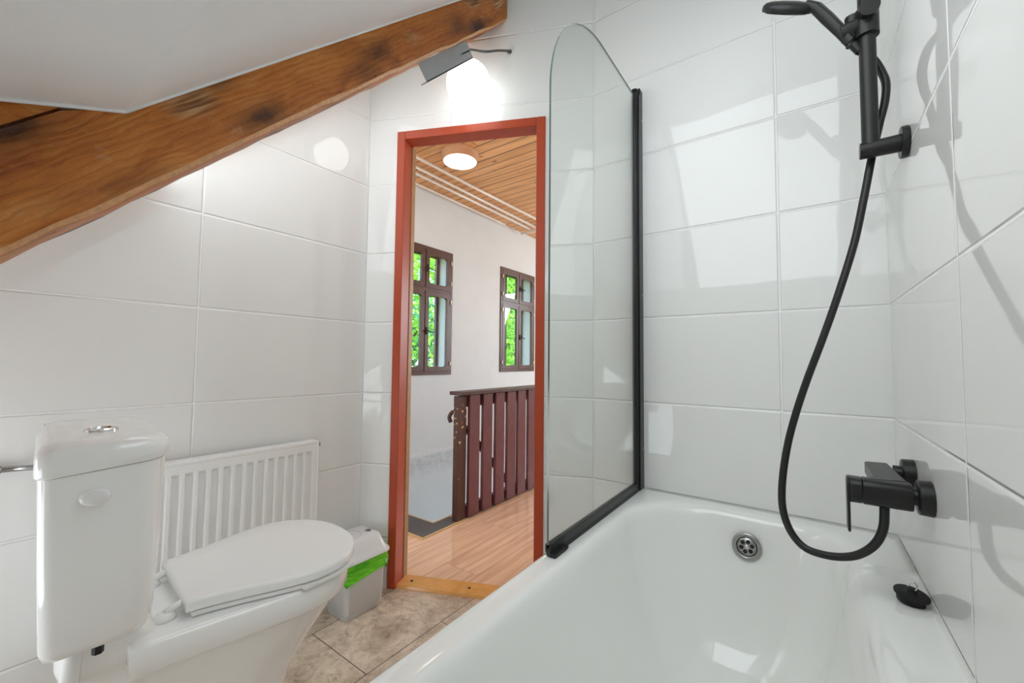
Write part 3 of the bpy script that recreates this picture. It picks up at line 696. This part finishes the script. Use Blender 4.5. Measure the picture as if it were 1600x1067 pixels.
b = MB(); b.cyl((-1.69, y1 + .002, z1 - .02), (-1.69, y1 + .014, z1 - .02), .008, 12); b.build('vent_plug', STEEL, ra, smooth=True)
for yy in (y0 + .1, y1 - .13):
    b = MB(); b.box((-1.7305, yy, z0 + .02), (-1.712, yy + .03, z1 - .05)); b.build('wall_bracket', RADM, ra)

# ------------------------------------------------------------------ toilet
HCX, HCY = -1.3277, -1.1433          # middle of the seat hinge; the toilet stands turned a little
T = E('toilet', 'white ceramic toilet with its lid closed, beside the bathtub', 'toilet', (HCX, HCY, 0))
XF = Matrix.Translation((HCX, HCY, 0)) @ Matrix.Rotation(-.0952, 4, 'Z')
def egg(hw, hb, yback, ymid, ytip, z, n=56, e=2.19):
    """closed loop: straight back of half width hb, widening to hw at ymid, superelliptic front"""
    P = []; m = n // 2
    for k in range(m + 1):
        a = math.pi * k / m; ca, sa = math.cos(a), math.sin(a)
        P.append((hw * math.copysign(abs(ca) ** (2 / e), ca), ymid + (ytip - ymid) * abs(sa) ** (2 / e)))
    q = n // 4; side = []
    for k in range(1, q + 1):
        t = k / q; tt = t * t * (3 - 2 * t) * .5 + t * .5
        side.append((-(hw + (hb - hw) * tt), ymid + (yback - ymid) * t))
    back = [(-hb + 2 * hb * k / 8, yback) for k in range(1, 8)]
    P += side + back + [(-x, y) for x, y in reversed(side)]
    return [Vector((x, y, z)) for x, y in P]
loops = [egg(.108, .10, -.05, .10, .235, .0), egg(.112, .10, -.05, .10, .24, .012), egg(.104, .095, -.05, .10, .228, .05), egg(.100, .09, -.05, .11, .225, .12), egg(.108, .09, -.05, .125, .25, .19),
         egg(.128, .095, -.06, .15, .30, .26), egg(.150, .105, -.07, .18, .338, .315), egg(.160, .115, -.075, .19, .353, .342), egg(.164, .130, -.068, .20, .358, .352), egg(.181, .150, -.080, .205, .368, .357),
         egg(.185, .156, -.083, .21, .373, .364), egg(.186, .158, -.085, .215, .376, .405), egg(.182, .155, -.083, .215, .372, .413), egg(.172, .148, -.075, .21, .362, .415)]
b = MB(); b.loft(loops); b.build('bowl', CERAMIC, T, auto=60)
b = MB(); b.loft([[Vector((x, y, z)) for x, y in rrect(-hx, hx, ya, yb, .03, 8)] for hx, ya, yb, z in ((.07, -.12, -.0, .30), (.085, -.15, -.0, .345), (.115, -.17, -.01, .375), (.125, -.175, -.03, .40), (.13, -.175, -.06, .446), (.125, -.17, -.065, .4475))])
b.build('cistern_rest', CERAMIC, T, auto=60)
b = MB(); b.loft([egg(.183, .124, .012, .225, .376, .4165), egg(.188, .127, .010, .225, .381, .4195), egg(.188, .127, .010, .225, .381, .427), egg(.183, .124, .012, .225, .376, .4285)])
b.build('seat', PLASTW, T, auto=50)
b = MB(); b.loft([egg(.187, .124, .004, .229, .381, .4295), egg(.193, .1285, .0, .229, .388, .432), egg(.1935, .129, .0, .229, .3885, .446), egg(.190, .126, .003, .229, .385, .4508), egg(.183, .120, .010, .229, .376, .4525), egg(.12, .08, .06, .22, .30, .4535)])
b.build('toilet_lid', PLASTW, T, auto=60)
b = MB(); b.prism([(.184, .20, .4175), (.197, .205, .4175), (.190, .285, .4175), (.165, .335, .4175), (.155, .325, .4175)], (0, 0, .009)); b.build('lid_tab', PLASTW, T, bevel=.002)
for sx in (-1, 1):
    b = MB(); x = sx * .088
    b.lathe([(.019, 0), (.019, .006), (.015, .012), (.006, .015)], (x, -.026, .4145), (0, 0, 1), 20); b.tube([(x, -.026, .425), (x, -.010, .434), (x, .008, .437)], [.008, .008, .007], 10)
    b.build('hinge', PLASTW, T, smooth=True)
cs = [-.190, .190]; cb = (-.205, -.052)
def cist(dx, dy0, dy1, z, r=.035, bow=.0, zl=0):
    pts = rrect(cs[0] + dx, cs[1] - dx, cb[0] + dy0, cb[1] - dy1, (r * 1.1, r * 1.1, r * .5, r * .5), 9)
    out = []
    for x, y in pts:
        t = x / .19; f = (y - cb[0]) / (cb[1] - cb[0])
        if f < .5: y -= bow * .012 * (1 - t * t)
        else: y += bow * .012 * (1 - t * t)
        out.append(Vector((x, y, z + zl * .012 * f)))
    return out
b = MB(); b.loft([cist(.034, .026, .024, .4475, .03, 1), cist(.018, .018, .014, .4505, .035, 1), cist(.012, .013, .008, .466, .035, 1), cist(.006, .006, .001, .60, .035, 1), cist(.002, .0, .0, .7445, .035, 1, 1)])
ci = b.build('cistern', CERAMIC, T, auto=60)
b = MB(); b.loft([cist(-.001, -.002, -.002, .746, .036, 1, 1), cist(-.005, -.005, -.006, .750, .038, 1, 1), cist(-.005, -.005, -.006, .776, .038, 1, .5), cist(-.002, -.002, -.003, .788, .037, 1, .3), cist(.007, .006, .006, .7965, .035, 1, .1), cist(.020, .018, .018, .8005, .03, 1), cist(.06, .04, .04, .802, .025, 1)])
cl = b.build('cistern_lid', CERAMIC, ci, auto=60)
b = MB(); b.lathe([(.024, 0), (.024, .004), (.020, .0065), (.019, .004), (.0, .0045)], (.065, -.130, .8005), (0, 0, 1), 28, cap1=False); b.build('flush_button', CHROME, ci, auto=40)
b = MB(); lp = []
for t, rr in ((-.004, 1.0), (.006, 1.06), (.0105, .97), (.0135, .70)):
    lp.append([Vector((.1875 + t, -.142 + .0185 * rr * math.cos(a), .7085 + .0135 * rr * math.sin(a))) for a in (2 * math.pi * k / 28 for k in range(28))])
b.loft(lp); b.build('hole_cap', PLASTW, ci, auto=50)
b = MB(); b.tube(spline([(.125, -.155, .452), (.125, -.155, .41), (.115, -.165, .32), (.06, -.20, .22), (.0, -.28, .18)], 6), .013, 12); b.build('inlet_pipe', PLASTW, T, smooth=True)
b = MB(); b.lathe([(.008, .0), (.008, -.022)], (.148, -.125, .450), (0, 0, 1), 6); b.build('fixing_nut', RUBBER, T)
b = MB(); b.tube(spline([(0, -.055, .10), (0, -.16, .11), (0, -.30, .13), (0, -.50, .13)], 5), .052, 20); b.build('waste_pipe', PLASTG, T, smooth=True)
XF = None
# braided supply hose on the wall
b = MB(); b.tube(spline([(-1.716, -1.99, .69), (-1.716, -1.7, .682), (-1.716, -1.45, .676), (-1.715, -1.37, .675), (-1.70, -1.335, .675), (-1.66, -1.318, .68), (-1.58, -1.300, .69), (-1.545, -1.292, .695)], 5), .0065, 10)
b.cyl((-1.716, -1.40, .676), (-1.716, -1.37, .675), .0085, 12)
sh = b.build('supply_hose', STEEL, smooth=True); tag(sh, 'thin metal supply hose on the tiles left of the cistern', 'hose')

# ------------------------------------------------------------------ bin
B_ = E('waste_bin', 'small pale grey waste bin with a green bag, between toilet and doorway', 'bin', (-1.61, -.50, 0))
def bl(x0, x1, ya, yb, z, r=.022, n=8): return [Vector((x, y, z)) for x, y in rrect(x0, x1, ya, yb, r, n)]
b = MB(); b.loft([bl(-1.660, -1.537, -.580, -.432, .0, .018), bl(-1.664, -1.533, -.584, -.428, .004), bl(-1.665, -1.532, -.585, -.427, .02), bl(-1.668, -1.530, -.587, -.423, .022), bl(-1.684, -1.526, -.593, -.413, .185, .026)])
b.build('bin_body', PLASTG, B_, auto=50)
b = MB(); lp = []
for i, z in enumerate((.140, .142, .150, .165, .180, .195, .202)):
    base = bl(-1.690, -1.521, -.598, -.408, z, .028); rr = random.Random(3)
    ph = [rr.random() * 6 for _ in range(4)]; out = []
    for k, p in enumerate(base):
        c = Vector((-1.606, -.503, p.z)); d = (p - c).normalized()
        dz = .012 * math.sin(k * .55 + 1) + .006 * math.sin(k * 1.3)
        wv = .0035 * math.sin(k * .9 + i * 1.2) + .002 * math.sin(k * 2.1 - i * 1.9)
        out.append(p + d * (wv + .003) + Vector((0, 0, dz if i < 2 else dz * (1 - (i - 2) / 5))))
    lp.append(out)
b.loft(lp, False, False); b.build('bin_bag', BAG, B_, smooth=True)
b = MB(); b.loft([bl(-1.693, -1.517, -.602, -.404, .200, .03), bl(-1.698, -1.512, -.607, -.399, .203, .032), bl(-1.697, -1.513, -.606, -.400, .211, .032), bl(-1.690, -1.520, -.596, -.408, .214, .03), bl(-1.684, -1.530, -.588, -.414, .232, .03),
                bl(-1.678, -1.546, -.576, -.424, .262, .028), bl(-1.670, -1.560, -.566, -.434, .268, .025), bl(-1.64, -1.59, -.53, -.47, .269, .02)])
ld = b.build('bin_lid', BINLID, B_, auto=60)
b = MB(); b.lathe([(.040, 0), (.0425, .0015), (.045, 0)], (-1.615, -.525, .2690), (0, 0, 1), 36, False, False); b.build('flap_ring', PLASTG, ld, smooth=True)
b = MB(); b.lathe([(.0085, 0), (.0085, .0012), (.011, .0012), (.011, 0)], (-1.60, -.452, .2685), (0, 0, 1), 24, False, False)
b.box((-1.6075, -.4535, .2688), (-1.5925, -.4505, .2698)); em = b.build('emblem', DARKH, ld); em['label'] = 'small dark round mark on the bin lid'

# ------------------------------------------------------------------ bathtub
TB = E('bathtub', 'white built-in bathtub along the right tiled wall', 'bathtub', (-.35, -.85, 0))
X0, X1, Y0, Y1 = -.686, -.0003, -1.72, -.0003
NR = 34
def tl(x0, x1, ya, yb, r, z): return [(x, y, z) for x, y in rrect(x0, x1, ya, yb, r, NR)]
def inner(ix, iy, z, r): # insets measured from the inner rim
    wmax = .45 * (.536 - ix[0] - ix[1]); r = min(r, wmax)
    if r + .045 > wmax: return tl(-.628 + ix[0], -.092 - ix[1], -1.64 + iy[0], -.070 - iy[1], (min(r, .125), wmax, wmax, r), z)
    return tl(-.628 + ix[0], -.092 - ix[1], -1.64 + iy[0], -.070 - iy[1], (min(r, .125), r + (.045 if r > .1 else 0), r + (.045 if r > .1 else 0), r), z)
ZR = .500
L2 = [tl(X0 + .012, X1, Y0, Y1, .002, .0), tl(X0 + .012, X1, Y0, Y1, .002, .455), tl(X0, X1, Y0, Y1, .004, .458), tl(X0, X1, Y0, Y1, .004, ZR - .012), tl(X0 + .003, X1, Y0, Y1, .006, ZR - .004), tl(X0 + .010, X1 - .001, Y0 + .002, Y1 - .001, .010, ZR),
      tl(X0 + .022, X1 - .02, Y0 + .02, Y1 - .02, .05, ZR + .0005),
      inner((-.012, -.045), (-.015, -.025), ZR + .0005, .10), inner((-.006, -.022), (-.006, -.012), ZR, .12),
      inner((.0, -.008), (0, -.002), ZR - .002, .14), inner((.006, .004), (.006, .005), ZR - .007, .15), inner((.012, .012), (.012, .010), ZR - .016, .155), inner((.017, .018), (.02, .014), ZR - .03, .158),
      inner((.024, .024), (.04, .020), ZR - .06, .16), inner((.040, .034), (.08, .036), ZR - .12, .17), inner((.064, .052), (.15, .062), ZR - .20, .175), inner((.092, .075), (.22, .095), ZR - .27, .175), inner((.115, .095), (.25, .122), ZR - .315, .165),
      inner((.140, .118), (.28, .152), ZR - .345, .145), inner((.168, .145), (.32, .190), ZR - .366, .12), inner((.190, .17), (.36, .22), ZR - .375, .09), inner((.225, .20), (.45, .32), ZR - .380, .04)]
def sst(t): t = max(0, min(1, t)); return t * t * (3 - 2 * t)
def tub_pt(p):
    """low ledge recessed along the wall side, its edge running round into the basin wall"""
    x, y, z = p
    if x > -.26 and z > .20 and not (x > -.0005 and z < ZR - .001):
        k = sst((-.238 - y) / .013) * sst((y + 1.25) / .1)
        w = sst((z - .44) / .035) * sst((x + .150) / .03)
        z -= .019 * k * w
    return Vector((x, y, z))
# denser in y on the wall side: resample long sides
def dens(lp):
    out = []; n = len(lp)
    for i in range(n):
        a, c = lp[i], lp[(i + 1) % n]; out.append(a)
        seg = i % NR == NR - 1
        if seg:
            m = 140 if i // NR in (1, 3) else 14
            for k in range(1, m):
                t = k / m
                if i // NR == 3:        # finer towards the step, at the same places on every loop
                    t = 1 - (1 - t) ** 2.2; yt = min(c[1], -.20)
                    out.append((a[0] + (c[0] - a[0]) * t, a[1] + (yt - a[1]) * t, a[2] + (c[2] - a[2]) * t)); continue
                out.append(tuple(a[q] + (c[q] - a[q]) * t for q in range(3)))
    return out
b = MB()
b.loft([[tub_pt(p) for p in dens(l)] for l in L2], cap0=False, cap1=True)
b.build('tub_shell', ENAMEL, TB, auto=75)
# overflow
ov = Vector((-.331, -.102, .420)); on = Vector((0, -.985, .17)).normalized()
b = MB(); b.lathe([(.036, -.004), (.0375, .001), (.036, .004), (.031, .0055), (.0265, .004), (.0255, .0), (.0255, -.004)], ov, on, 40, cap0=False, cap1=False); of = b.build('overflow_ring', STEEL, TB, smooth=True)
b = MB(); b.lathe([(.0265, -.0035), (.0265, -.0025), (.023, .002), (.0001, .003)], ov, on, 36, cap1=False); og = b.build('overflow_grate', STEEL, of, auto=60)
u_ = Vector((1, 0, 0)); v_ = on.cross(u_)
for k in range(6):
    a = math.radians(60 * k + 15); c = ov + (u_ * math.cos(a) + v_ * math.sin(a)) * .0140 + on * .0022
    b = MB(); b.lathe([(.0055, -.001), (.0055, .0012), (.0001, .0013)], c, on, 16, cap1=False); b.build('hole', DARKH, og)
b = MB(); b.lathe([(.005, 0), (.005, .002), (.0035, .003), (.0001, .003)], ov + on * .0025, on, 16, cap1=False); b.build('screw', CHROME, og, auto=40)

# plug lying on the ledge
PC = Vector((-.0275, -.347, .4885)); Pl = E('bath_plug', 'black rubber plug leaning on the tub ledge under the mixer', 'plug', tuple(PC))
pd = Vector((.10, -.16, 1)).normalized()
b = MB(); b.lathe([(.019, -.006), (.021, -.004), (.0225, .008), (.0265, .009), (.0265, .0115), (.024, .0125), (.010, .0115), (.007, .014), (.006, .02), (.0001, .021)], PC, pd, 36, cap1=False); b.build('plug_body', RUBBER, Pl, auto=45)
b = MB(); c0 = PC + pd * .026; b.tube([c0 + Vector((1, 0, 0)) * .0065 * math.cos(a) + pd * .009 * math.sin(a) for a in (2 * math.pi * k / 20 for k in range(21))], .0013, 8, cap=False); b.build('plug_ring', CHROME, Pl, smooth=True)

# ------------------------------------------------------------------ glass screen
SC = E('shower_screen', 'clear glass bath screen with a rounded corner and black profiles', 'shower screen', (-.668, -.02, .5))
gx = -.666; gt = .005; yb_, yf = -.020, -.645; zt = 1.895; zb = .520; r = .30
prof = [(yb_, zb), (yf, zb)] + [(yf + r - r * math.cos(a), zt - r + r * math.sin(a)) for a in (math.pi / 2 * k / 24 for k in range(25))] + [(yb_, zt)]
b = MB(); b.bm.faces.new([b.bm.verts.new((gx - gt / 2, y, z)) for y, z in prof]); b.bm.faces.new([b.bm.verts.new((gx + gt / 2, y, z)) for y, z in prof])
bmg = b.bm; 
g = b.build('glass_panel', SGLASS, SC)
b = MB(); 
ep = prof[1:]
lo = [[Vector((gx - gt / 2, y, z)) for y, z in ep], [Vector((gx + gt / 2, y, z)) for y, z in ep]]
V = [[b.bm.verts.new(p) for p in l] for l in lo]
for i in range(len(ep) - 1): b.bm.faces.new((V[0][i], V[0][i + 1], V[1][i + 1], V[1][i]))
b.build('glass_edge', EDGEG, g)
b = MB(); b.box((gx - .012, -.030, .502), (gx + .012, -.0005, 1.935)); b.box((gx - .014, -.045, .502), (gx + .014, -.028, 1.905)); b.cyl((gx, -.052, .502), (gx, -.052, 1.91), .009, 16)
wp = b.build('wall_profile', BLACKP, SC, bevel=.002)
b = MB(); b.cyl((gx, -.052, 1.91), (gx, -.052, 1.918), .011, 18); b.build('cap', BLACKP, wp, auto=40)
for z in (.64, 1.18, 1.82):
    b = MB(); b.lathe([(.003, 0), (.003, .001), (.0001, .0015)], (gx + .0121, -.014, z), (1, 0, 0), 10, cap1=False); b.build('screw', CHROME, wp)
b = MB(); b.box((gx - .007, yf, .509), (gx + .007, -.045, .528)); b.prism([(gx - .006, yf, .511), (gx - .003, yf, .5015), (gx + .012, yf, .5015), (gx + .006, yf, .511)], (0, .60, 0))
b.build('bottom_seal', BLACKP, SC, bevel=.0015)
b = MB(); b.box((gx + .004, yf - .002, .503), (gx + .021, yf + .062, .511)); b.box((gx + .004, yf - .003, .503), (gx + .0095, yf + .062, .530)); b.build('end_clip', RUBBER, SC, bevel=.0015)

# ------------------------------------------------------------------ shower rail, head, hose
RX, RY = -.060, -.300
SR = E('shower_rail', 'black vertical shower rail on wall brackets', 'shower rail', (RX, RY, 1.41))
b = MB(); b.cyl((RX, RY, 1.40), (RX, RY, 2.02), .0152, 28); b.build('rail', BLACK, SR, auto=40)
for z in (1.41, 2.0):
    b = MB(); b.lathe([(.0172, 0), (.0178, .03), (.0185, .080)], (-.0785, RY, z), (1, 0, 0), 28); br = b.build('bracket_arm', BLACK, SR, auto=40, bevel=.0008)
    b = MB(); b.lathe([(.031, 0), (.0325, .0015), (.0325, .0105), (.031, .0125)], (-.0128, RY, z), (1, 0, 0), 40); b.build('rosette', BLACK, br, auto=40)
b = MB(); b.cyl((RX, RY, 1.665), (RX, RY, 1.725), .0215, 28)
b.tube([(RX - .030, RY, 1.60 + .055), (RX - .022, RY, 1.72)], [.007, .016], 20)
# clamp knob towards the room
kd = Vector((.02, -.35, -.04)).normalized()
b.lathe([(.0175, 0), (.0185, .030), (.0180, .038)], (RX, RY, 1.713), tuple(kd), 30)
b.tube([(RX - .045, RY, 1.690), (RX, RY, 1.700)], [.019, .017], 20)
b.build('slider', BLACK, SR, auto=40)
HS = E('hand_shower', 'flat black hand shower held in the rail slider', 'shower head', (-.15, -.30, 1.77))
# handle
hp = [(-.088, -.30, 1.668), (-.105, -.30, 1.700), (-.128, -.30, 1.742), (-.148, -.30, 1.778), (-.165, -.30, 1.796)]
b = MB(); lp = []; HW = Vector((.40, -.56, .70)).normalized().cross(Vector((-.87, 0, .49))).normalized()
P = [Vector(p) for p in hp]
for i, p in enumerate(P):
    t = (P[min(i + 1, 4)] - P[max(i - 1, 0)]).normalized(); n = HW.cross(t).normalized(); w = (.0125, .0135, .015, .018, .02)[i]; h = (.011, .011, .012, .011, .008)[i]
    lp.append([p + HW * w * math.copysign(abs(math.cos(a)) ** .55, math.cos(a)) + n * h * math.copysign(abs(math.sin(a)) ** .55, math.sin(a)) for a in (2 * math.pi * k / 28 for k in range(28))])
b.loft(lp); b.build('handle', BLACK, HS, auto=50)
hd = Vector((-.097, 0, .055)).normalized(); hn = Vector((.40, -.56, .70)).normalized(); hw_ = hn.cross(hd).normalized(); hn = hd.cross(hw_).normalized(); hc = Vector((-.203, -.30, 1.806))
b = MB(); lp = []
for t, rr in ((-.004, .92), (-.0035, .97), (.002, 1.0), (.0085, 1.0), (.014, .9), (.017, .7), (.019, .35)):
    lp.append([hc + hn * (t - .006) + (hd * math.cos(a) * .056 + hw_ * math.sin(a) * .050) * rr for a in (2 * math.pi * k / 44 for k in range(44))])
b.loft(lp); b.build('spray_head', BLACK, HS, auto=50)
b = MB(); b.lathe([(.045, -.0118), (.045, -.0105)], hc, tuple(hn), 40); b.build('spray_face', RUBBER, HS)
b = MB(); b.lathe([(.006, 0), (.0065, .008), (.003, .011)], (-.152, -.302, 1.772), (.3, 0, -1), 16); b.build('mode_button', STEEL, HS, auto=50)
b = MB(); b.tube([(-.084, -.30, 1.660), (-.072, -.296, 1.640)], [.0095, .009], 16)
b.build('hose_connector', BLACK, HS, auto=50)
hpts = [(-.072, -.296, 1.640), (-.060, -.276, 1.640), (-.046, -.262, 1.630), (-.036, -.262, 1.605), (-.028, -.27, 1.564), (-.031, -.272, 1.522), (-.040, -.270, 1.48), (-.047, -.268, 1.446), (-.056, -.268, 1.400), (-.071, -.27, 1.314), (-.090, -.27, 1.215),
        (-.121, -.275, 1.1), (-.152, -.28, .998), (-.181, -.285, .909), (-.203, -.29, .834), (-.221, -.30, .759), (-.232, -.31, .686), (-.235, -.32, .629), (-.229, -.33, .59), (-.214, -.34, .559), (-.191, -.35, .541), (-.158, -.36, .54), (-.127, -.365, .547), (-.102, -.37, .562), (-.08, -.375, .589), (-.068, -.38, .624), (-.065, -.38, .668)]
b = MB(); b.tube(spline(hpts, 6), .0078, 16); tag(b.build('shower_hose', HOSE, smooth=True), 'black shower hose looping from the hand shower down to the mixer', 'hose')

# ------------------------------------------------------------------ bath mixer
MX = E('bath_mixer', 'black bath mixer with a lever on the right tiled wall', 'mixer', (0, -.31, .70))
b = MB()
pl = [(-.0785, -.205), (-.038, -.195), (-.030, -.375), (-.098, -.398), (-.080, -.360)]
b.prism([(x, y, .690) for x, y in pl], (0, 0, .028)); body = b.build('mixer_body', BLACK, MX, bevel=.003)
b = MB()
lp = []
for x, s in ((-.098, .98), (-.096, 1), (-.030, 1), (-.027, .97)):
    lp.append([Vector((x, -.385 + q * s, .6925 + w * s)) for q, w in rrect(-.0255, .0255, -.0245, .0245, .016, 8)])
b.loft(lp); b.build('valve_body', BLACK, MX, auto=40)
b = MB(); lp = []
for x, s in ((-.118, .98), (-.117, 1), (-.1005, 1), (-.0995, .96)):
    lp.append([Vector((x, -.385 + q * s, .6925 + w * s)) for q, w in rrect(-.025, .025, -.024, .024, .016, 8)])
b.loft(lp); lv = b.build('lever', BLACK, MX, auto=40)
b = MB(); lp = []
for x, s in ((-.1225, .96), (-.1215, 1), (-.1185, 1), (-.118, .97)):
    lp.append([Vector((x, -.385 + q * s, .665 + w * s)) for q, w in rrect(-.021, .021, -.054, .052, (.016, .016, .006, .006), 8)])
b.loft(lp); b.build('lever_plate', BLACK, lv, auto=40)
for yy, zz in ((-.390, .695), (-.238, .706)):
    b = MB(); b.cyl((-.034, yy + .003, zz), (-.008, yy, zz), .0155, 24); un = b.build('union', BLACK, MX, auto=40)
    b = MB(); b.lathe([(.029, 0), (.031, .0015), (.032, .018), (.032, .0195)], (-.0205, yy, zz), (1, 0, 0), 40); b.build('rosette', BLACK, un, auto=40)
